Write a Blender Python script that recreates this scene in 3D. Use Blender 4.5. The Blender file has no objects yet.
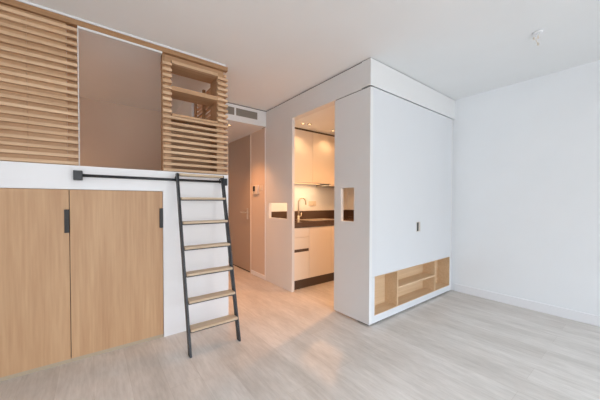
import bpy, bmesh, math, random
from mathutils import Vector, Matrix
random.seed(4)
SC = bpy.context.scene
COL = SC.collection

# ---------------------------------------------------------------- measurements (metres)
H = 2.4511          # ceiling
X1, X3 = 2.047, 3.798   # kitchen partition, right wall
YL = 2.404          # loft front
Y5 = 3.27           # front of the hall soffit, back wall of the kitchen
XE = 1.073          # end of the loft
XL0 = -1.40         # left wall
YB = -2.60          # window wall behind the camera
YH = 5.30           # end of the hall
YLB = 4.20          # back wall of the loft
ZK = 2.195          # underside of kitchen ceiling / lintel

# ---------------------------------------------------------------- materials
def lin(c):
    return tuple(((v/255)/12.92 if v/255 <= .04045 else ((v/255+.055)/1.055)**2.4) for v in c) + (1,)

def new_mat(name):
    m = bpy.data.materials.new(name); m.use_nodes = True
    nt = m.node_tree
    return m, nt, nt.nodes['Principled BSDF']

def plain(name, rgb, rough=.6, metal=0., bump=0., bscale=60):
    m, nt, b = new_mat(name)
    b.inputs['Roughness'].default_value = rough
    b.inputs['Metallic'].default_value = metal
    tc = nt.nodes.new('ShaderNodeTexCoord')
    n = nt.nodes.new('ShaderNodeTexNoise'); n.inputs['Scale'].default_value = 3
    nt.links.new(tc.outputs['Object'], n.inputs['Vector'])
    mx = nt.nodes.new('ShaderNodeMix'); mx.data_type = 'RGBA'
    c = lin(rgb)
    mx.inputs[6].default_value = tuple(v*.975 for v in c[:3]) + (1,)
    mx.inputs[7].default_value = tuple(min(1, v*1.015) for v in c[:3]) + (1,)
    nt.links.new(n.outputs['Fac'], mx.inputs[0])
    nt.links.new(mx.outputs[2], b.inputs['Base Color'])
    if bump:
        n2 = nt.nodes.new('ShaderNodeTexNoise'); n2.inputs['Scale'].default_value = bscale
        nt.links.new(tc.outputs['Object'], n2.inputs['Vector'])
        bp = nt.nodes.new('ShaderNodeBump'); bp.inputs['Strength'].default_value = bump; bp.inputs['Distance'].default_value = .002
        nt.links.new(n2.outputs['Fac'], bp.inputs['Height']); nt.links.new(bp.outputs['Normal'], b.inputs['Normal'])
    return m

def wood(name, light, dark, axis='z', rough=.5, fine=60., coarse=7., contrast=1., rnd=0.):
    """oak veneer: streaks stretched along the grain axis"""
    m, nt, b = new_mat(name)
    b.inputs['Roughness'].default_value = rough
    tc = nt.nodes.new('ShaderNodeTexCoord'); mp = nt.nodes.new('ShaderNodeMapping')
    nt.links.new(tc.outputs['Object'], mp.inputs['Vector'])
    s = [1., 1., 1.]; s['xyz'.index(axis)] = .05
    mp.inputs['Scale'].default_value = s
    n1 = nt.nodes.new('ShaderNodeTexNoise'); n1.inputs['Scale'].default_value = fine; n1.inputs['Detail'].default_value = 5
    n2 = nt.nodes.new('ShaderNodeTexNoise'); n2.inputs['Scale'].default_value = coarse; n2.inputs['Detail'].default_value = 3; n2.inputs['Distortion'].default_value = 1.4
    nt.links.new(mp.outputs['Vector'], n1.inputs['Vector']); nt.links.new(mp.outputs['Vector'], n2.inputs['Vector'])
    mm = nt.nodes.new('ShaderNodeMix'); mm.data_type = 'FLOAT'; mm.inputs[0].default_value = .52
    nt.links.new(n1.outputs['Fac'], mm.inputs[2]); nt.links.new(n2.outputs['Fac'], mm.inputs[3])
    src = mm.outputs[0]
    if rnd:
        oi = nt.nodes.new('ShaderNodeNewGeometry')
        mu = nt.nodes.new('ShaderNodeMath'); mu.operation = 'MULTIPLY_ADD'
        mu.inputs[1].default_value = rnd; mu.inputs[2].default_value = -rnd/2
        nt.links.new(oi.outputs['Random Per Island'], mu.inputs[0])
        ad = nt.nodes.new('ShaderNodeMath'); ad.operation = 'ADD'
        nt.links.new(src, ad.inputs[0]); nt.links.new(mu.outputs[0], ad.inputs[1]); src = ad.outputs[0]
    r = nt.nodes.new('ShaderNodeValToRGB')
    r.color_ramp.elements[0].position = .5-.2/contrast; r.color_ramp.elements[0].color = lin(dark)
    r.color_ramp.elements[1].position = .5+.2/contrast; r.color_ramp.elements[1].color = lin(light)
    nt.links.new(src, r.inputs['Fac']); nt.links.new(r.outputs['Color'], b.inputs['Base Color'])
    bp = nt.nodes.new('ShaderNodeBump'); bp.inputs['Strength'].default_value = .12; bp.inputs['Distance'].default_value = .001
    nt.links.new(n1.outputs['Fac'], bp.inputs['Height']); nt.links.new(bp.outputs['Normal'], b.inputs['Normal'])
    return m

def floor_mat():
    m, nt, b = new_mat('pale oak plank floor')
    L = nt.links.new
    tc = nt.nodes.new('ShaderNodeTexCoord'); mp = nt.nodes.new('ShaderNodeMapping')
    mp.inputs['Rotation'].default_value = (0, 0, math.radians(90)); L(tc.outputs['Object'], mp.inputs['Vector'])
    br = nt.nodes.new('ShaderNodeTexBrick'); L(mp.outputs['Vector'], br.inputs['Vector'])
    br.offset = .37; br.inputs['Scale'].default_value = 1
    br.inputs['Brick Width'].default_value = 1.25; br.inputs['Row Height'].default_value = .19
    br.inputs['Mortar Size'].default_value = .0012; br.inputs['Mortar Smooth'].default_value = .3; br.inputs['Bias'].default_value = 0
    br.inputs['Color1'].default_value = lin(FL_A); br.inputs['Color2'].default_value = lin(FL_B); br.inputs['Mortar'].default_value = lin(FL_M)
    mp2 = nt.nodes.new('ShaderNodeMapping'); mp2.inputs['Scale'].default_value = (1, .09, 1); L(tc.outputs['Object'], mp2.inputs['Vector'])
    n = nt.nodes.new('ShaderNodeTexNoise'); n.inputs['Scale'].default_value = 26; n.inputs['Detail'].default_value = 6; n.inputs['Roughness'].default_value = .6
    L(mp2.outputs['Vector'], n.inputs['Vector'])
    mp3 = nt.nodes.new('ShaderNodeMapping'); mp3.inputs['Scale'].default_value = (1, .28, 1); L(tc.outputs['Object'], mp3.inputs['Vector'])
    n3 = nt.nodes.new('ShaderNodeTexNoise'); n3.inputs['Scale'].default_value = 7; n3.inputs['Detail'].default_value = 4
    L(mp3.outputs['Vector'], n3.inputs['Vector'])
    r = nt.nodes.new('ShaderNodeValToRGB'); r.color_ramp.elements[0].position = .3; r.color_ramp.elements[1].position = .7
    r.color_ramp.elements[0].color = (.90, .895, .885, 1); r.color_ramp.elements[1].color = (1.03, 1.03, 1.03, 1)
    L(n.outputs['Fac'], r.inputs['Fac'])
    r3 = nt.nodes.new('ShaderNodeValToRGB'); r3.color_ramp.elements[0].position = .33; r3.color_ramp.elements[1].position = .68
    r3.color_ramp.elements[0].color = (.88, .872, .86, 1); r3.color_ramp.elements[1].color = (1.06, 1.06, 1.06, 1)
    L(n3.outputs['Fac'], r3.inputs['Fac'])
    a = nt.nodes.new('ShaderNodeMix'); a.data_type = 'RGBA'; a.blend_type = 'MULTIPLY'; a.inputs[0].default_value = 1
    L(br.outputs['Color'], a.inputs[6]); L(r.outputs['Color'], a.inputs[7])
    c = nt.nodes.new('ShaderNodeMix'); c.data_type = 'RGBA'; c.blend_type = 'MULTIPLY'; c.inputs[0].default_value = 1
    L(a.outputs[2], c.inputs[6]); L(r3.outputs['Color'], c.inputs[7]); L(c.outputs[2], b.inputs['Base Color'])
    n4 = nt.nodes.new('ShaderNodeTexNoise'); n4.inputs['Scale'].default_value = 55; n4.inputs['Detail'].default_value = 5; n4.inputs['Roughness'].default_value = .65
    mp4 = nt.nodes.new('ShaderNodeMapping'); mp4.inputs['Scale'].default_value = (1, .16, 1); L(tc.outputs['Object'], mp4.inputs['Vector']); L(mp4.outputs['Vector'], n4.inputs['Vector'])
    r4 = nt.nodes.new('ShaderNodeValToRGB'); r4.color_ramp.elements[0].position = .35; r4.color_ramp.elements[1].position = .62
    r4.color_ramp.elements[0].color = (.9, .892, .88, 1); r4.color_ramp.elements[1].color = (1.02, 1.02, 1.02, 1); L(n4.outputs['Fac'], r4.inputs['Fac'])
    e4 = nt.nodes.new('ShaderNodeMix'); e4.data_type = 'RGBA'; e4.blend_type = 'MULTIPLY'; e4.inputs[0].default_value = 1
    L(c.outputs[2], e4.inputs[6]); L(r4.outputs['Color'], e4.inputs[7]); L(e4.outputs[2], b.inputs['Base Color'])
    b.inputs['Roughness'].default_value = .42
    b.inputs['Specular IOR Level'].default_value = .4
    bp = nt.nodes.new('ShaderNodeBump'); bp.inputs['Strength'].default_value = .08; bp.inputs['Distance'].default_value = .002
    L(n.outputs['Fac'], bp.inputs['Height']); L(bp.outputs['Normal'], b.inputs['Normal'])
    return m

def emit(name, rgb, s):
    m, nt, b = new_mat(name)
    b.inputs['Emission Color'].default_value = lin(rgb); b.inputs['Emission Strength'].default_value = s
    b.inputs['Base Color'].default_value = lin(rgb)
    return m

def glass(name):
    m, nt, b = new_mat(name); nt.nodes.remove(b)
    o = nt.nodes['Material Output']
    t = nt.nodes.new('ShaderNodeBsdfTransparent'); g = nt.nodes.new('ShaderNodeBsdfGlossy'); g.inputs['Roughness'].default_value = .02
    f = nt.nodes.new('ShaderNodeFresnel'); f.inputs['IOR'].default_value = 1.35
    x = nt.nodes.new('ShaderNodeMixShader')
    nt.links.new(f.outputs[0], x.inputs[0]); nt.links.new(t.outputs[0], x.inputs[1]); nt.links.new(g.outputs[0], x.inputs[2]); nt.links.new(x.outputs[0], o.inputs[0])
    return m

SKY = [(.26, .26, .255, 1), (.32, .325, .33, 1), (.76, .87, 1.0, 1), (.76, .90, 1.0, 1)]; SKYS = 14.0
FL_A, FL_B, FL_M = (219, 214, 209), (209, 203, 197), (200, 193, 186)
M = dict(
    wall=plain('white wall paint', (237, 240, 243), .85, bump=.15),
    loftwall=plain('shade tinted white loft paint', (212, 196, 182), .85, bump=.15),  # dim warm shade on a white wall, mixed into the paint colour
    ceil=plain('ceiling paint', (235, 237, 238), .9, bump=.1),
    white=plain('white satin lacquer', (214, 217, 221), .38),
    fascia=plain('white painted board', (222, 223, 224), .5),
    trim=plain('white trim paint', (236, 237, 240), .4),
    gap=plain('dark shadow gap', (70, 64, 58), .8),
    oak_v=wood('oak veneer vertical', (202, 164, 126), (180, 139, 102), 'z', contrast=1.2),
    oak_slat=wood('oak slats', (222, 190, 156), (184, 147, 112), 'x', .55, rnd=.2),
    oak_side=wood('oak side slats', (222, 190, 156), (184, 147, 112), 'y', .55, rnd=.2),
    oak_panel=wood('oak backing board', (196, 158, 121), (170, 130, 95), 'x', .55),
    oak_beam=wood('oak beam', (176, 136, 98), (150, 112, 78), 'x', .55),
    oak_niche=wood('light oak niche', (218, 190, 156), (198, 166, 130), 'x', .5),
    oak_tread=wood('pale oak tread', (210, 190, 164), (182, 158, 130), 'x', .5),
    plinth=plain('greige plinth', (176, 160, 138), .6),
    black=plain('black powder coated steel', (50, 52, 56), .42, .3),
    blackpull=plain('black pull', (34, 32, 32), .45, .2),
    stone=plain('dark brown stone worktop', (88, 70, 60), .12),
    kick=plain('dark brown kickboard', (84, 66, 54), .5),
    kit=plain('cream kitchen lacquer', (232, 222, 208), .4),
    steel=plain('brushed steel', (205, 198, 188), .32, .6),
    grey=plain('grey plastic', (150, 146, 140), .5),
    grille=plain('grey grille', (138, 132, 124), .6),
    beige=plain('off white plastic', (222, 212, 200), .5),
    screen=plain('dark display', (22, 20, 22), .2),
    doorp=plain('beige grey door lacquer', (176, 158, 142), .5),
    floor=floor_mat(),
    lamp=emit('warm downlight', (255, 214, 160), 3),
    strip=emit('warm led strip', (255, 214, 160), 1.0),
    glass=glass('window glass'),
)

# ---------------------------------------------------------------- mesh helpers
def bm_box(bm, x0, x1, y0, y1, z0, z1, bev=0.):
    vs = [bm.verts.new(p) for p in ((x0,y0,z0),(x1,y0,z0),(x1,y1,z0),(x0,y1,z0),(x0,y0,z1),(x1,y0,z1),(x1,y1,z1),(x0,y1,z1))]
    fs = [bm.faces.new([vs[i] for i in f]) for f in ((3,2,1,0),(4,5,6,7),(0,1,5,4),(1,2,6,5),(2,3,7,6),(3,0,4,7))]
    if bev:
        es = list({e for f in fs for e in f.edges})
        bmesh.ops.bevel(bm, geom=es, offset=bev, segments=2, profile=.5, affect='EDGES')

def bm_tube(bm, path, r, n=14, caps=True):
    P = [Vector(p) for p in path]; rings = []
    up = None
    for i, p in enumerate(P):
        t = (P[min(i+1, len(P)-1)] - P[max(i-1, 0)]).normalized()
        if up is None:
            up = t.orthogonal().normalized()
        up = (up - t*up.dot(t)).normalized(); s = t.cross(up)
        rr = r[i] if isinstance(r, (list, tuple)) else r
        rings.append([bm.verts.new(p + (up*math.cos(2*math.pi*k/n) + s*math.sin(2*math.pi*k/n))*rr) for k in range(n)])
    for a, b in zip(rings, rings[1:]):
        for k in range(n):
            f = bm.faces.new((a[k], a[(k+1) % n], b[(k+1) % n], b[k])); f.smooth = True
    if caps:
        bm.faces.new(rings[0][::-1]); bm.faces.new(rings[-1])

def bm_ring(bm, c, r0, r1, z0, z1, n=28):
    """flat ring (annulus) with thickness about the z axis"""
    V = []
    for r, z in ((r0, z0), (r1, z0), (r1, z1), (r0, z1)):
        V.append([bm.verts.new((c[0]+r*math.cos(2*math.pi*k/n), c[1]+r*math.sin(2*math.pi*k/n), z)) for k in range(n)])
    for a in range(4):
        A, B = V[a], V[(a+1) % 4]
        for k in range(n):
            bm.faces.new((A[k], A[(k+1) % n], B[(k+1) % n], B[k]))

def obj(name, bm, mat, parent=None, loc=None, kind=None, label=None, cat=None, group=None):
    """mesh given in world coordinates; loc = where its origin goes"""
    bmesh.ops.recalc_face_normals(bm, faces=bm.faces)
    o_w = Vector(loc) if loc is not None else Vector((0, 0, 0))
    pw = Vector(parent['_w']) if parent is not None else Vector((0, 0, 0))
    if parent is not None and loc is None:
        o_w = pw.copy()
    bmesh.ops.translate(bm, verts=bm.verts, vec=-o_w)
    me = bpy.data.meshes.new(name); bm.to_mesh(me); bm.free()
    me.materials.append(mat)
    o = bpy.data.objects.new(name, me); COL.objects.link(o)
    o['_w'] = tuple(o_w)
    if parent is not None:
        o.parent = parent
    o.location = o_w - pw
    if kind: o['kind'] = kind
    if label: o['label'] = label
    if cat: o['category'] = cat
    if group: o['group'] = group
    return o

def boxes(name, lst, mat, parent=None, bev=0., **k):
    bm = bmesh.new()
    for b in lst:
        bm_box(bm, *b, bev=bev)
    return obj(name, bm, mat, parent, **k)

def thing(name, loc, label, cat, group=None):
    o = bpy.data.objects.new(name, None); COL.objects.link(o)
    o.location = loc; o['_w'] = tuple(loc); o['label'] = label; o['category'] = cat
    o.empty_display_size = .1
    if group: o['group'] = group
    return o

def struct(name, lst, mat, label=None, cat=None, bev=0.):
    return boxes(name, lst, mat, bev=bev, kind='structure', label=label, cat=cat)

# ---------------------------------------------------------------- the room shell
T = .12
struct('floor', [(XL0-T, X3+T, YB-T, YH+T, -.1, 0)], M['floor'], 'pale greige oak plank floor', 'floor')
struct('ceiling', [(XL0-T, X3+T, YB-T, YH+T, H, H+.12)], M['ceil'], 'plain white ceiling over the whole room', 'ceiling')
struct('wall_right', [(X3, X3+T, YB-T, YH+T, 0, H)], M['wall'], 'plain white wall on the right', 'wall')
struct('wall_left', [(XL0-T, XL0, YB-T, YH+T, 0, H)], M['wall'], 'white wall beyond the left end of the loft', 'wall')
WX0, WX1, WZ0, WZ1 = -1.3, 3.0, .12, 2.38
struct('wall_behind', [(XL0, WX0, YB-T, YB, 0, H), (WX1, X3, YB-T, YB, 0, H), (WX0, WX1, YB-T, YB, 0, WZ0), (WX0, WX1, YB-T, YB, WZ1, H)],
       M['wall'], 'white window wall behind the camera', 'wall')
struct('baseboard_right', [(X3-.013, X3, YB, 1.48, 0, .095)], M['trim'], 'white baseboard along the right wall', 'baseboard', bev=.002)
# window
wf = thing('window_1', (.85, YB-.06, WZ0), 'wide white framed window behind the camera', 'window'); wf['kind'] = 'structure'
fr = [(WX0, WX0+.06, YB-.09, YB-.03, WZ0, WZ1), (WX1-.06, WX1, YB-.09, YB-.03, WZ0, WZ1), (WX0+.06, WX1-.06, YB-.09, YB-.03, WZ0, WZ0+.06), (WX0+.06, WX1-.06, YB-.09, YB-.03, WZ1-.06, WZ1)]
for mx in (.13, 1.57):
    fr.append((mx-.03, mx+.03, YB-.085, YB-.035, WZ0+.06, WZ1-.06))
boxes('window_frame', fr, M['trim'], wf)
boxes('window_pane', [(WX0+.06, WX1-.06, YB-.062, YB-.058, WZ0+.06, WZ1-.06)], M['glass'], wf)

# kitchen partition (plane x = X1) left of the opening, with the pass-through, and the lintel
PT = .04
py0, py1, pz0, pz1 = 2.761, 3.191, .922, 1.130
struct('wall_partition', [
    (X1, X1+PT, 2.655, py0, 0, ZK), (X1, X1+PT, py1, Y5+.03, 0, ZK), (X1, X1+PT, py0, py1, 0, pz0), (X1, X1+PT, py0, py1, pz1, ZK)],
    M['fascia'], 'white partition with a small letterbox pass-through left of the kitchen opening', 'wall')
# fascia: bulkhead above kitchen and above the bed cabinet
struct('trim_1', [(X1, X1+.10, 1.60, Y5+.03, ZK, H-.013), (X1, X3, 1.50, 1.60, ZK+.008, H-.008)],
       M['fascia'], 'white fascia running round the top of the kitchen block under the ceiling', 'fascia')
struct('trim_2', [(X1+.012, X1+.09, 1.52, Y5+.02, H-.013, H), (X1+.02, X3, 1.512, 1.59, H-.008, H), (X1+.008, X1+.03, 1.508, 1.925, ZK-.008, ZK)], M['gap'], 'dark shadow gap between fascia and ceiling', 'shadow gap')
# kitchen shell
struct('wall_kitchen', [(X1+PT, X3, Y5, Y5+.1, 0, H)], M['wall'], 'white back wall of the kitchen', 'wall')
struct('ceiling_kitchen', [(X1+.10, X3, 1.67, Y5, ZK+.002, ZK+.04)], M['ceil'], 'lowered white kitchen ceiling', 'ceiling')
# hall
HX = X1+.012
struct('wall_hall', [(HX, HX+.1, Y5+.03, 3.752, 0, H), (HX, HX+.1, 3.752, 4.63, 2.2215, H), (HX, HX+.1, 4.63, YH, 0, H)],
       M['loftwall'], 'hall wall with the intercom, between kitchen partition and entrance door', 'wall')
struct('baseboard_hall', [(HX-.010, HX, Y5+.032, 3.735, 0, .06)], M['trim'], 'low baseboard along the hall wall', 'baseboard')
struct('trim_3', [(X1-.004, X1+.012, Y5+.012, Y5+.034, 0, 2.22)], M['trim'], 'thin white edge strip between partition and hall wall', 'edge strip')
struct('wall_end', [(XE, HX, YH-.1, YH, 0, H)], M['wall'], 'far end wall of the hall', 'wall')
struct('wall_loft_side', [(XE-.08, XE, 3.275, YH-.1, 0, H), (XE-.08, XE, YL+.03, 3.275, 0, 1.395)], M['wall'], 'white side wall of the loft towards the hall', 'wall')
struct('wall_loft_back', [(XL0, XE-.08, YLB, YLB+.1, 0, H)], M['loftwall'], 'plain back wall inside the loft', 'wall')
# door in the hall
d = thing('door_1', (HX, 4.19, 0), 'beige flush entrance door in the dim hall behind the ladder', 'door'); d['kind'] = 'structure'
boxes('door_frame', [(HX-.008, HX+.06, 3.738, 3.760, 0, 2.2215), (HX-.008, HX+.06, 4.620, 4.642, 0, 2.2215)], M['beige'], d, bev=.002)
boxes('door_leaf', [(HX+.004, HX+.044, 3.764, 4.616, .018, 2.216)], M['doorp'], d, bev=.002)
boxes('door_gap', [(HX+.008, HX+.05, 3.766, 4.614, 0, .016)], M['gap'], d, label='dark gap under the door')
bm = bmesh.new()
bm_box(bm, HX-.004, HX+.004, 3.845, 3.885, .86, 1.04, bev=.002)
bm_tube(bm, [(HX-.002, 3.865, .97), (HX-.05, 3.865, .97), (HX-.055, 3.88, .97), (HX-.055, 4.0, .97)], .010, 12)
obj('door_handle', bm, M['steel'], d, label='steel lever handle with long plate')

# hall soffit with the air grille
struct('ceiling_hall', [(XE, HX, Y5, YH-.1, 2.222, H-.012)], M['fascia'], 'lowered box ceiling over the hall', 'ceiling')
struct('trim_4', [(XE+.01, HX, Y5+.01, Y5+.12, H-.012, H), (X1-.012, X1, Y5+.004, Y5+.1, 2.222, H-.012)], M['gap'], 'dark shadow gap round the hall box ceiling', 'shadow gap')

def grille(x0, x1, label):
    z0, z1 = 2.298, 2.398
    g = thing('air_vent', ((x0+x1)/2, Y5, z0), label, 'air vent', 'air vents in the hall box ceiling')
    boxes('vent_frame', [(x0-.008, x1+.008, Y5-.004, Y5-.0002, z0-.008, z0), (x0-.008, x1+.008, Y5-.004, Y5-.0002, z1, z1+.008),
                    (x0-.008, x0, Y5-.004, Y5-.0002, z0, z1), (x1, x1+.008, Y5-.004, Y5-.0002, z0, z1)], M['fascia'], g)
    sl = [(x0, x1, Y5-.0016, Y5-.0003, z0, z1)]
    for k in range(7):
        z = z0+.008+k*.0135
        sl.append((x0, x1, Y5-.005, Y5-.0014, z, z+.007))
    boxes('louvre', sl, M['grille'], g)
    return g
grille(1.573, 1.900, 'longer grey louvred air vent, right of the other, high over the hall door')
grille(1.18, 1.548, 'grey louvred air vent half hidden behind the slatted loft shelf')

# ---------------------------------------------------------------- downlights
def downlight(x, y, z, label, group, power, col=(1, .62, .34), r=.018, angle=140, blend=.8):
    g = thing('downlight', (x, y, z), label, 'downlight', group)
    bm = bmesh.new(); bm_ring(bm, (x, y), r, r+.012, z-.005, z-.0005)
    obj('rim', bm, M['grey'], g)
    bm = bmesh.new(); bm_tube(bm, [(x, y, z-.0035), (x, y, z-.0008)], r, 24)
    obj('lens', bm, M['lamp'], g, label='glowing warm lens')
    l = bpy.data.lights.new('downlight_lamp', 'SPOT'); l.energy = power*1.7; l.color = col; l.spot_size = math.radians(angle); l.spot_blend = blend; l.shadow_soft_size = .03
    o = bpy.data.objects.new('downlight_lamp', l); COL.objects.link(o); o.location = (0, 0, -.02); o.parent = g
    return g
WARM = (1, .60, .31)
downlight(2.312, 2.76, ZK+.002, 'downlight in the kitchen ceiling, left one of the close pair', 'downlights in the kitchen ceiling', 2.6, WARM)
downlight(2.400, 2.725, ZK+.002, 'downlight in the kitchen ceiling, right one of the close pair', 'downlights in the kitchen ceiling', 2.6, WARM)
downlight(2.898, 2.773, ZK+.002, 'single downlight at the right edge of the kitchen opening', 'downlights in the kitchen ceiling', 3.6, WARM)
downlight(2.70, 2.10, ZK+.002, 'added unseen downlight in the kitchen ceiling behind the bed cabinet, out of the opening', 'downlights in the kitchen ceiling', 44, (1, .46, .17))  # added lamp, out of view, to warm the cabinet fronts and floor
downlight(1.573, 3.483, 2.222, 'glowing downlight in the hall box ceiling beside the slatted shelf', 'downlights in the hall', 42, (1, .42, .15), angle=100, blend=.9)
downlight(1.55, 4.45, 2.222, 'added unseen downlight deeper in the hall box ceiling', 'downlights in the hall', 6, (1, .42, .15), angle=110)  # unseen second hall lamp, added for warm light further back
downlight(-.75, 3.35, H, 'added unseen downlight in the loft ceiling behind the slat screen', 'added downlights in the loft', 20, (1, .70, .50))  # invented lamp, hidden by the slats, that warms the loft interior

# ---------------------------------------------------------------- kitchen
KY, KF = 2.668, 2.690      # fronts, carcass front
KX0, KX1 = X1+PT, X3
def base_unit(x0, x1, label, drawers=False):
    u = thing('kitchen_base_cabinet', ((x0+x1)/2, (KF+Y5)/2, 0), label, 'kitchen cabinet', 'base cabinets under the kitchen worktop')
    boxes('carcass', [(x0+.001, x1-.001, KF, Y5-.016, .128, .808)], M['kit'], u)
    boxes('kickboard', [(x0, x1, KF+.012, KF+.028, 0, .127)], M['kick'], u, label='dark brown kickboard')
    if drawers:
        f1 = boxes('drawer_front', [(x0+.002, x1-.002, KY, KF-.001, .686, .806)], M['kit'], u, bev=.0015)
        f2 = boxes('drawer_front', [(x0+.002, x1-.002, KY, KF-.001, .530, .682)], M['kit'], u, bev=.0015)
        boxes('handle_groove', [(x0+.002, x1-.002, KY+.006, KF-.001, .492, .530)], M['kick'], u, label='dark recessed handle groove')
        boxes('drawer_front', [(x0+.002, x1-.002, KY, KF-.001, .130, .492)], M['kit'], u, bev=.0015)
    else:
        boxes('cabinet_door', [(x0+.002, x1-.002, KY, KF-.001, .130, .806)], M['kit'], u, bev=.0015)
base_unit(KX0, 2.345, 'cream drawer cabinet with dark grip groove at the left end of the kitchen', True)
base_unit(2.345, 2.765, 'cream base cabinet with one plain door, right of the drawer cabinet')
base_unit(2.765, 3.30, 'cream base cabinet at the right edge of the kitchen opening')
base_unit(3.30, X3, 'cream corner base cabinet hidden towards the right wall')
ct = thing('worktop', ((KX0+KX1)/2, 2.98, .81), 'dark brown stone kitchen worktop with a sink', 'worktop')
boxes('slab', [(KX0, 2.52, KY-.008, Y5-.015, .810, .876), (3.02, KX1-.0005, KY-.008, Y5-.015, .810, .876), (2.52, 3.02, KY-.008, 2.80, .810, .876), (2.52, 3.02, 3.12, Y5-.015, .810, .876)], M['stone'], ct)
boxes('sink_basin', [(2.52, 3.02, 2.80, 3.12, .812, .818), (2.52, 2.53, 2.80, 3.12, .818, .879), (3.01, 3.02, 2.80, 3.12, .818, .879), (2.53, 3.01, 2.80, 2.81, .818, .879), (2.53, 3.01, 3.11, 3.12, .818, .879)], M['steel'], ct, label='steel sink basin')
boxes('splashback', [(KX0, KX1, Y5-.014, Y5-.001, .80, 1.0), (KX1-.013, KX1-.0005, KY, Y5-.0145, .877, 1.0)], M['stone'], label='low dark brown stone splashback along the kitchen wall', cat='splashback', loc=(2.9, Y5-.007, .877))
# faucet
fx, fy = 2.553, 3.15
fa = thing('kitchen_faucet', (fx, fy, .877), 'tall gooseneck faucet beside the sink', 'faucet')
bm = bmesh.new()
path = [(fx, fy, .877), (fx, fy, 1.135)]
for k in range(1, 13):
    a = math.pi*k/12
    path.append((fx+.072-.072*math.cos(a), fy, 1.135+.072*math.sin(a)))
path += [(fx+.146, fy-.002, 1.10)]
bm_tube(bm, path, .011, 14); bm_tube(bm, [(fx, fy, .877), (fx, fy, .885), (fx, fy, .886), (fx, fy, .935)], [.026, .026, .017, .017], 18)
obj('spout', bm, M['steel'], fa)
bm = bmesh.new(); bm_tube(bm, [(fx+.012, fy, .915), (fx+.045, fy, .925), (fx+.06, fy, .975)], .0065, 10)
obj('lever', bm, M['steel'], fa)
# outlet
def outlet(x, z, w):
    o = thing('power_outlet', (x, Y5, z), 'double power outlet on the kitchen wall above the splashback', 'power outlet')
    boxes('plate', [(x-w/2, x+w/2, Y5-.010, Y5-.0005, z-.04, z+.04)], M['beige'], o, bev=.003)
    for s in (-1, 1):
        bm = bmesh.new()
        c = Vector((x+s*w/4, Y5-.0105, z)); bm_tube(bm, [c, c+Vector((0, -.003, 0))], .024, 20)
        obj('socket', bm, M['beige'], o)
outlet(2.94, 1.118, .155)
# wall cabinets
UY = 2.95
def wall_unit(x0, x1, label):
    u = thing('kitchen_wall_cabinet', ((x0+x1)/2, (UY+Y5)/2, 1.43), label, 'kitchen cabinet', 'wall cabinets above the kitchen worktop')
    boxes('carcass', [(x0+.001, x1-.001, UY+.021, Y5-.001, 1.43, 2.168)], M['kit'], u)
    boxes('cabinet_door', [(x0+.0015, x1-.0015, UY, UY+.020, 1.425, 2.170)], M['kit'], u, bev=.0015)
for a, b, t in ((KX0, 2.66, 'cream wall cabinet at the left, over the faucet'), (2.66, 3.23, 'cream wall cabinet at the right edge of the kitchen opening, over the outlet'), (3.23, X3, 'cream wall cabinet nearest the right wall')):
    wall_unit(a, b, t)
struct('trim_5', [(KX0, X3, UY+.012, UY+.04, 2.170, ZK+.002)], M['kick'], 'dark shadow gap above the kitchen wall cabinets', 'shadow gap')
ex = thing('extractor_hood', (3.12, 2.95, 1.40), 'slim extractor hood under the right wall cabinet', 'extractor hood')
boxes('hood_body', [(3.01, 3.45, 2.96, Y5-.02, 1.395, 1.424)], M['grey'], ex, bev=.002)
boxes('hood_front', [(3.01, 3.45, 2.935, 2.959, 1.392, 1.428)], M['beige'], ex, bev=.002)
ls = thing('led_strip', (2.5, 3.2, 1.424), 'warm light strip under the kitchen wall cabinets', 'light strip')
boxes('diffuser', [(KX0+.05, 2.99, 3.14, 3.16, 1.4225, 1.4298)], M['strip'], ls)
l = bpy.data.lights.new('strip_lamp', 'AREA'); l.shape = 'RECTANGLE'; l.size = .86; l.size_y = .03; l.energy = 3.4; l.color = (1, .68, .38)
o = bpy.data.objects.new('strip_lamp', l); COL.objects.link(o); o.parent = ls; o.location = (.06, -.13, -.01)

# ---------------------------------------------------------------- bed cabinet (box standing in the room)
BX1 = 3.735; BZ0 = .018; BY0, BY1 = 1.50, 1.665
bc = thing('wall_bed_cabinet', (2.9, BY0+.08, 0), 'tall white built-in cabinet with an open oak niche at its foot', 'cabinet')
hy0, hy1, hz0, hz1 = 1.680, 1.845, .955, 1.285
EY = 1.935
boxes('side_panel', [(X1, X1+.038, BY0, hy0, BZ0, ZK-.008), (X1, X1+.038, hy1, EY, BZ0, ZK-.008), (X1, X1+.038, hy0, hy1, BZ0, hz0), (X1, X1+.038, hy0, hy1, hz1, ZK-.008)],
      M['fascia'], bc, label='white end panel with an upright rectangular cut-out')
NX0, NX1, NZ0, NZ1 = 2.128, 3.690, .085, .452
boxes('front_panel', [(X1+.0388, BX1-.0255, BY0+.001, BY0+.025, NZ1, ZK-.003)], M['white'], bc, bev=.0015, label='large white fold-down front')
boxes('lower_frame', [(X1+.0385, NX0, BY0+.001, BY0+.025, BZ0, NZ1-.002), (NX1, BX1-.0255, BY0+.001, BY0+.025, BZ0, NZ1-.002), (NX0, NX1, BY0+.001, BY0+.025, BZ0, NZ0)], M['white'], bc)
boxes('end_strip', [(BX1-.025, BX1, BY0, BY1, BZ0, ZK-.001)], M['fascia'], bc)
boxes('back_panel', [(X1+.0385, BX1-.0255, BY1-.012, BY1, BZ0, ZK-.001)], M['fascia'], bc)
boxes('plinth', [(X1+.02, BX1-.01, BY0+.02, BY1-.02, 0, BZ0)], M['gap'], bc, label='dark recessed plinth')
nb = BY1-.013
w = .005
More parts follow.
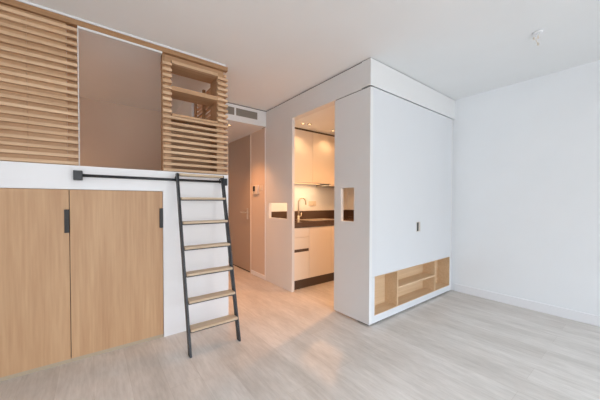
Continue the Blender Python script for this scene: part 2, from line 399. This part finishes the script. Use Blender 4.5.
ni = boxes('niche', [(NX0, NX1, BY0+.002, nb, NZ0, NZ0+w), (NX0, NX1, BY0+.002, nb, NZ1-w-.002, NZ1-.002), (NX0, NX0+w, BY0+.002, nb, NZ0+w, NZ1-w-.002), (NX1-w, NX1, BY0+.002, nb, NZ0+w, NZ1-w-.002), (NX0+w, NX1-w, nb-.008, nb, NZ0+w, NZ1-w-.002)],
           M['oak_niche'], bc, label='light oak open niche')
for x in (2.518, 3.312):
    boxes('divider', [(x-.009, x+.009, BY0+.003, nb-.008, NZ0+w, NZ1-w-.002)], M['oak_niche'], ni)
boxes('niche_shelf', [(2.527, 3.303, BY0+.004, nb-.008, .262, .280)], M['oak_niche'], ni)
hd = thing('pull', (0, 0, 0), '', '')
bpy.data.objects.remove(hd)
ph = boxes('recessed_pull', [(2.868, 2.945, BY0-.002, BY0+.003, .822, .828), (2.868, 2.945, BY0-.002, BY0+.003, .922, .928), (2.868, 2.873, BY0-.002, BY0+.003, .828, .922), (2.940, 2.945, BY0-.002, BY0+.003, .828, .922), (2.910, 2.940, BY0-.001, BY0+.003, .828, .922)],
           M['steel'], bc, label='small metal recessed pull')
boxes('pull_recess', [(2.873, 2.910, BY0+.0005, BY0+.003, .828, .922)], M['screen'], ph, label='dark recess of the pull')
struct('trim_6', [(BX1+.001, X3, BY0+.05, BY0+.07, 0, ZK)], M['fascia'], 'added recessed white filler between the cabinet and the right wall', 'filler strip')  # put in to stop light passing through the gap

# ---------------------------------------------------------------- storage under the loft
lp = thing('loft_platform', (-.1, YL+.02, 0), 'white front of the raised loft platform around the oak wardrobe', 'loft bed')
DX = [-.74, -.130, .482]
Z0, ZD = .028, 1.232
boxes('front_rail', [(XL0, XE, YL, YL+.03, ZD+.003, 1.404)], M['trim'], lp, label='white horizontal front rail')
boxes('end_panel', [(DX[2]+.004, XE, YL, YL+.03, 0, ZD+.003)], M['trim'], lp, label='white upright panel behind the ladder')
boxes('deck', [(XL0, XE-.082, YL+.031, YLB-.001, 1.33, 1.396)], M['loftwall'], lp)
wr = thing('oak_wardrobe', (-.13, YL+.3, 0), 'oak wardrobe with two tall flush doors under the loft', 'wardrobe')
boxes('wardrobe_body', [(XL0+.002, DX[2]+.002, YL+.024, YL+.6, .03, ZD-.002)], M['gap'], wr, label='dark inside of the wardrobe')
boxes('plinth', [(XL0+.002, DX[2]+.001, YL+.004, YL+.02, 0, Z0)], M['plinth'], wr, label='low greige plinth')
def wdoor(x0, x1, label):
    dd = boxes('wardrobe_door', [(x0, x1, YL-.001, YL+.021, Z0, ZD)], M['oak_v'], wr, bev=.001, loc=(x0*3.1, YL, Z0), label=label)
    return dd
d0 = wdoor(XL0+.003, DX[0]-.003, 'oak door at the far left')
d1 = wdoor(DX[0], DX[1]-.002, 'left oak door')
d2 = wdoor(DX[1]+.002, DX[2], 'right oak door beside the ladder')
for dd, x in ((d1, DX[1]-.002), (d2, DX[2])):
    boxes('door_pull', [(x-.026, x+.001, YL-.012, YL-.0012, .928, 1.092)], M['blackpull'], dd, bev=.001, label='black edge pull')

# ---------------------------------------------------------------- loft screens
SZ = [1.409+.0497*k for k in range(20)]          # undersides of the slats
SH, SD = .022, .023
PX0, PX1 = -.137, -.074                            # visible post at the end of the left screen
ss = thing('slatted_screen', (-.7, YL+.02, 1.404), 'oak slatted screen at the left, standing on the loft edge', 'screen')
boxes('slats', [(XL0, PX1, YL, YL+SD, z, z+SH) for z in SZ if z+SH < 2.399], M['oak_slat'], ss, bev=.0015)
boxes('backing_board', [(-.34, PX0, YL+SD+.0005, YL+SD+.02, 1.405, 2.399)], M['oak_panel'], ss)
boxes('backing_board', [(XL0, -.342, YL+SD+.0005, YL+SD+.012, 1.405, 2.399)], M['oak_panel'], ss)
boxes('end_post', [(PX0+.001, PX1-.004, YL+SD+.035, YL+SD+.07, 1.405, 2.399)], M['oak_v'], ss)
# shelf unit
UX0, UX1 = .490, XE
IX0, IX1 = .563, .973
UD = .20
su = thing('slatted_shelf_unit', ((UX0+UX1)/2, YL+.1, 1.404), 'oak slatted shelf unit with two open compartments above the ladder', 'shelf unit')
sl = []
for z in SZ:
    if z+SH > 2.372: continue
    if z < 1.88 or z > 2.35:
        sl.append((UX0, UX1, YL, YL+.034, z, z+SH))
    else:
        sl.append((UX0, IX0, YL, YL+.034, z, z+SH)); sl.append((IX1, UX1, YL, YL+.034, z, z+SH))
boxes('slats', sl, M['oak_slat'], su, bev=.0015)
boxes('side_board', [(UX0+.003, UX0+.021, YL+.0345, YL+.085, 1.405, 2.399)], M['oak_beam'], su)
boxes('front_stile', [(UX0+.022, IX0-.001, YL+.0345, YL+.05, 1.405, 2.325)], M['oak_panel'], su)
boxes('front_stile', [(IX1+.001, UX1-.03, YL+.0345, YL+.05, 1.405, 2.325)], M['oak_panel'], su)
boxes('side_board', [(IX0-.019, IX0-.001, YL+.0505, YL+UD, 1.405, 2.325)], M['oak_panel'], su)
boxes('side_board', [(IX1+.001, IX1+.019, YL+.0505, YL+UD, 1.405, 2.325)], M['oak_panel'], su)
for z0, z1, nm in ((2.326, 2.399, 'top_board'), (2.098, 2.136, 'shelf'), (1.882, 1.903, 'shelf')):
    boxes(nm, [((UX0+.022 if nm == 'top_board' else IX0), (UX1-.03 if nm == 'top_board' else IX1), YL+(.0345 if nm == 'top_board' else .001), YL+UD, z0, z1)], M['oak_panel'], su, bev=.001)
boxes('top_front', [(IX0+.001, IX1-.001, YL+.001, YL+.034, 2.326, 2.352)], M['oak_slat'], su)
boxes('added_back', [(UX0+.022, IX1, YL+UD-.012, YL+UD-.001, 1.405, 1.871)], M['oak_beam'], su)  # added board closing the unit so the slat gaps turn dark
# side screen of slats towards the hall
sv = thing('slatted_side_screen', (XE-.02, 2.95, 1.40), 'oak slatted side screen of the loft towards the hall', 'screen')
boxes('slats', [(XE-.026, XE, YL+.035, 3.268, z, z+SH) for z in SZ if z+SH < 2.399], M['oak_side'], sv, bev=.0015)
for y in (2.64, 2.95, 3.24):
    boxes('post', [(XE-.055, XE-.027, y, y+.028, 1.397, 2.399)], M['oak_beam'], sv)
boxes('oak_head_beam', [(XL0, XE, YL+.002, YL+.045, 2.400, 2.438)], M['oak_beam'], bev=.002, label='long oak beam along the top of the loft opening under the ceiling', cat='beam', loc=(-.1, YL+.02, 2.400))
struct('trim_7', [(XL0, XE-.02, YL-.004, YL+.045, 2.438, H)], M['fascia'], 'white strip between the loft beam and the ceiling', 'trim')
struct('trim_8', [(PX1+.001, UX0-.001, YL+.006, YL+.030, 2.386, 2.400), (PX1+.001, PX1+.006, YL+.012, YL+.030, 1.404, 2.386)], M['fascia'], 'slim white frame edging the loft opening', 'trim')

# ---------------------------------------------------------------- ladder and rail
RZ, RY = 1.332, YL-.05
rl = thing('ladder_rail', (.48, YL, RZ), 'black horizontal ladder rail on the white loft front', 'rail')
bm = bmesh.new(); bm_tube(bm, [(-.08, RY, RZ), (1.03, RY, RZ)], .0105, 16); obj('bar', bm, M['black'], rl)
for x in (-.078, 1.026):
    boxes('bracket', [(x-(.026 if x < 0 else .012), x+(.026 if x < 0 else .012), RY-.014, YL-.0005, RZ-.033, RZ+.033)], M['black'], rl, bev=.003)
ld = thing('loft_ladder', (.77, 1.98, 0), 'black steel ladder with seven pale oak treads leaning on the rail', 'ladder')
YT0, YT1, ZT = 1.985, 2.325, 1.385                 # foot and head of the stiles
def yat(z): return YT0+(YT1-YT0)*z/ZT
def stile(xb, xt, label):
    bm = bmesh.new()
    n = 10; hw, hd_ = .008, .024
    tv = Vector((xt-xb, YT1-YT0, ZT)).normalized()
    nv = Vector((0, -tv.z, tv.y)).normalized()      # front direction
    a = Vector((xb, YT0, 0)); b = Vector((xt, YT1, ZT))
    v = []
    for p, cut in ((a, True), (b, True)):
        for sx, sn in ((-1, -1), (1, -1), (1, 1), (-1, 1)):
            q = p + Vector((sx*hw, 0, 0)) + nv*sn*hd_
            q = q + tv*((p.z-q.z)/tv.z)
            v.append(bm.verts.new(q))
    for f in ((0,1,2,3),(7,6,5,4),(0,4,5,1),(1,5,6,2),(2,6,7,3),(3,7,4,0)):
        bm.faces.new([v[i] for i in f])
    bmesh.ops.bevel(bm, geom=list(bm.edges), offset=.002, segments=2, affect='EDGES')
    return obj('stile', bm, M['black'], ld)
SXA, SXB = .580, .978
for x in (SXA, SXB):
    s = stile(x, x, '')
    # hook over the rail
    hk = bmesh.new()
    bm_tube(hk, [(x, RY-.034, RZ-.004), (x, RY-.03, RZ+.022), (x, RY, RZ+.030), (x, RY+.026, RZ+.022), (x, RY+.028, RZ-.012)], .006, 10)
    obj('hook', hk, M['black'], s)
tz = [.175, .372, .569, .768, .966, 1.163, 1.362]
tr = []
for z in tz:
    y = yat(z)
    o_ = boxes('tread', [(SXA+.009, SXB-.009, y-.045, y+.045, z+.002, z+.020)], M['oak_tread'], ld, bev=.003)
    for x in (SXA+.012, SXB-.012):
        pass
for z in tz[:-1]:
    y = yat(z)
    boxes('tread_bracket', [(SXA+.0085, SXB-.0085, y-.038, y+.038, z-.007, z+.0015)], M['black'], ld, label='thin black bracket under a tread')

# ---------------------------------------------------------------- hall wall devices
def intercom():
    y0, y1, z0, z1 = 3.49, 3.665, 1.265, 1.40
    g = thing('intercom', (HX, (y0+y1)/2, z0), 'off-white intercom with a dark screen on the hall wall', 'intercom')
    boxes('intercom_body', [(HX-.022, HX-.0003, y0, y1, z0, z1)], M['beige'], g, bev=.004)
    boxes('display', [(HX-.0245, HX-.0215, 3.575, 3.640, 1.305, 1.385)], M['screen'], g, label='dark screen')
    boxes('button', [(HX-.0245, HX-.0215, 3.60, 3.62, 1.278, 1.292)], M['grey'], g)
intercom()
g = thing('light_switch', (HX, 3.41, 1.34), 'small light switch right of the intercom', 'light switch')
boxes('switch_plate', [(HX-.008, HX-.0003, 3.37, 3.45, 1.315, 1.395)], M['beige'], g, bev=.002)
boxes('rocker', [(HX-.012, HX-.0078, 3.388, 3.432, 1.333, 1.377)], M['beige'], g, bev=.002)

# ---------------------------------------------------------------- ceiling hook and wires
cx, cy = 2.79, .536
ch = thing('ceiling_lamp_point', (cx, cy, H), 'bare lamp hook and wire ends hanging from the white ceiling', 'lamp connection')
bm = bmesh.new(); bm_tube(bm, [(cx, cy, H-.012), (cx, cy, H-.0005)], [.028, .032], 24); obj('cover', bm, M['trim'], ch)
bm = bmesh.new(); bm_tube(bm, [(cx, cy, H-.01), (cx, cy, H-.035), (cx+.012, cy, H-.045), (cx+.02, cy, H-.033), (cx+.012, cy, H-.024)], .003, 8); obj('hook', bm, M['beige'], ch)
for a, c in ((-1, 'trim'), (1, 'beige')):
    bm = bmesh.new(); bm_tube(bm, [(cx+a*.012, cy, H-.011), (cx+a*.03, cy+.01, H-.03), (cx+a*.05, cy+.02*a, H-.035), (cx+a*.06, cy+.01, H-.06)], .0028, 8); obj('wire', bm, M[c], ch)
    bm = bmesh.new(); bm_box(bm, cx+a*.06-.006, cx+a*.06+.006, cy+.004, cy+.016, H-.075, H-.058, bev=.001); obj('connector', bm, M['beige'], ch)

# ---------------------------------------------------------------- light and sky
def area(name, loc, rot, sx, sy, power, col):
    l = bpy.data.lights.new(name, 'AREA'); l.shape = 'RECTANGLE'; l.size = sx; l.size_y = sy; l.energy = power; l.color = col
    o = bpy.data.objects.new(name, l); COL.objects.link(o); o.location = loc; o.rotation_euler = rot
    return o
po = area('window_portal', ((WX0+WX1)/2, YB-.10, (WZ0+WZ1)/2), (math.radians(90), 0, 0), WX1-WX0, WZ1-WZ0, 1, (1, 1, 1))
po.data.cycles.is_portal = True
W = bpy.data.worlds.new('World'); SC.world = W; W.use_nodes = True
nt = W.node_tree; bg = nt.nodes['Background']
tc = nt.nodes.new('ShaderNodeTexCoord'); sx = nt.nodes.new('ShaderNodeSeparateXYZ'); nt.links.new(tc.outputs['Generated'], sx.inputs[0])
mr = nt.nodes.new('ShaderNodeMapRange'); mr.inputs[1].default_value = -1; mr.inputs[2].default_value = 1; nt.links.new(sx.outputs['Z'], mr.inputs[0])
cr = nt.nodes.new('ShaderNodeValToRGB'); e = cr.color_ramp.elements
e[0].position = .0; e[0].color = SKY[0]; e[1].position = 1; e[1].color = SKY[3]
x = e.new(.62); x.color = SKY[1]; x = e.new(.70); x.color = SKY[2]
nt.links.new(mr.outputs[0], cr.inputs[0]); nt.links.new(cr.outputs[0], bg.inputs[0]); bg.inputs[1].default_value = SKYS

# ---------------------------------------------------------------- camera
yaw, pitch, roll = .623, -.0179, .0012
cd = bpy.data.cameras.new('camera'); cam = bpy.data.objects.new('camera', cd); COL.objects.link(cam)
r = Vector((math.cos(yaw), -math.sin(yaw), 0)); fwd0 = Vector((math.sin(yaw), math.cos(yaw), 0)); z = Vector((0, 0, 1))
fwd = fwd0*math.cos(pitch) + z*math.sin(pitch); up = -fwd0*math.sin(pitch) + z*math.cos(pitch)
r2 = r*math.cos(roll) + up*math.sin(roll); up2 = up*math.cos(roll) - r*math.sin(roll)
R = Matrix((r2, up2, -fwd)).transposed()
cam.matrix_world = Matrix.Translation((0, 0, 1.15)) @ R.to_4x4()
cd.sensor_width = 36; cd.lens = 265.99/600*36
cd.shift_x = (300-283.04)/600; cd.shift_y = (206.22-200)/600
cd.clip_start = .05
SC.camera = cam

for o in bpy.data.objects:
    if '_w' in o: del o['_w']
SC.view_settings.view_transform = 'Standard'; SC.view_settings.look = 'None'
SC.view_settings.exposure = 0; SC.view_settings.gamma = 1; SC.view_settings.use_curve_mapping = False
SC.cycles.use_denoising = True
SC.cycles.max_bounces = 10; SC.cycles.diffuse_bounces = 8
SC.cycles.sample_clamp_indirect = 8
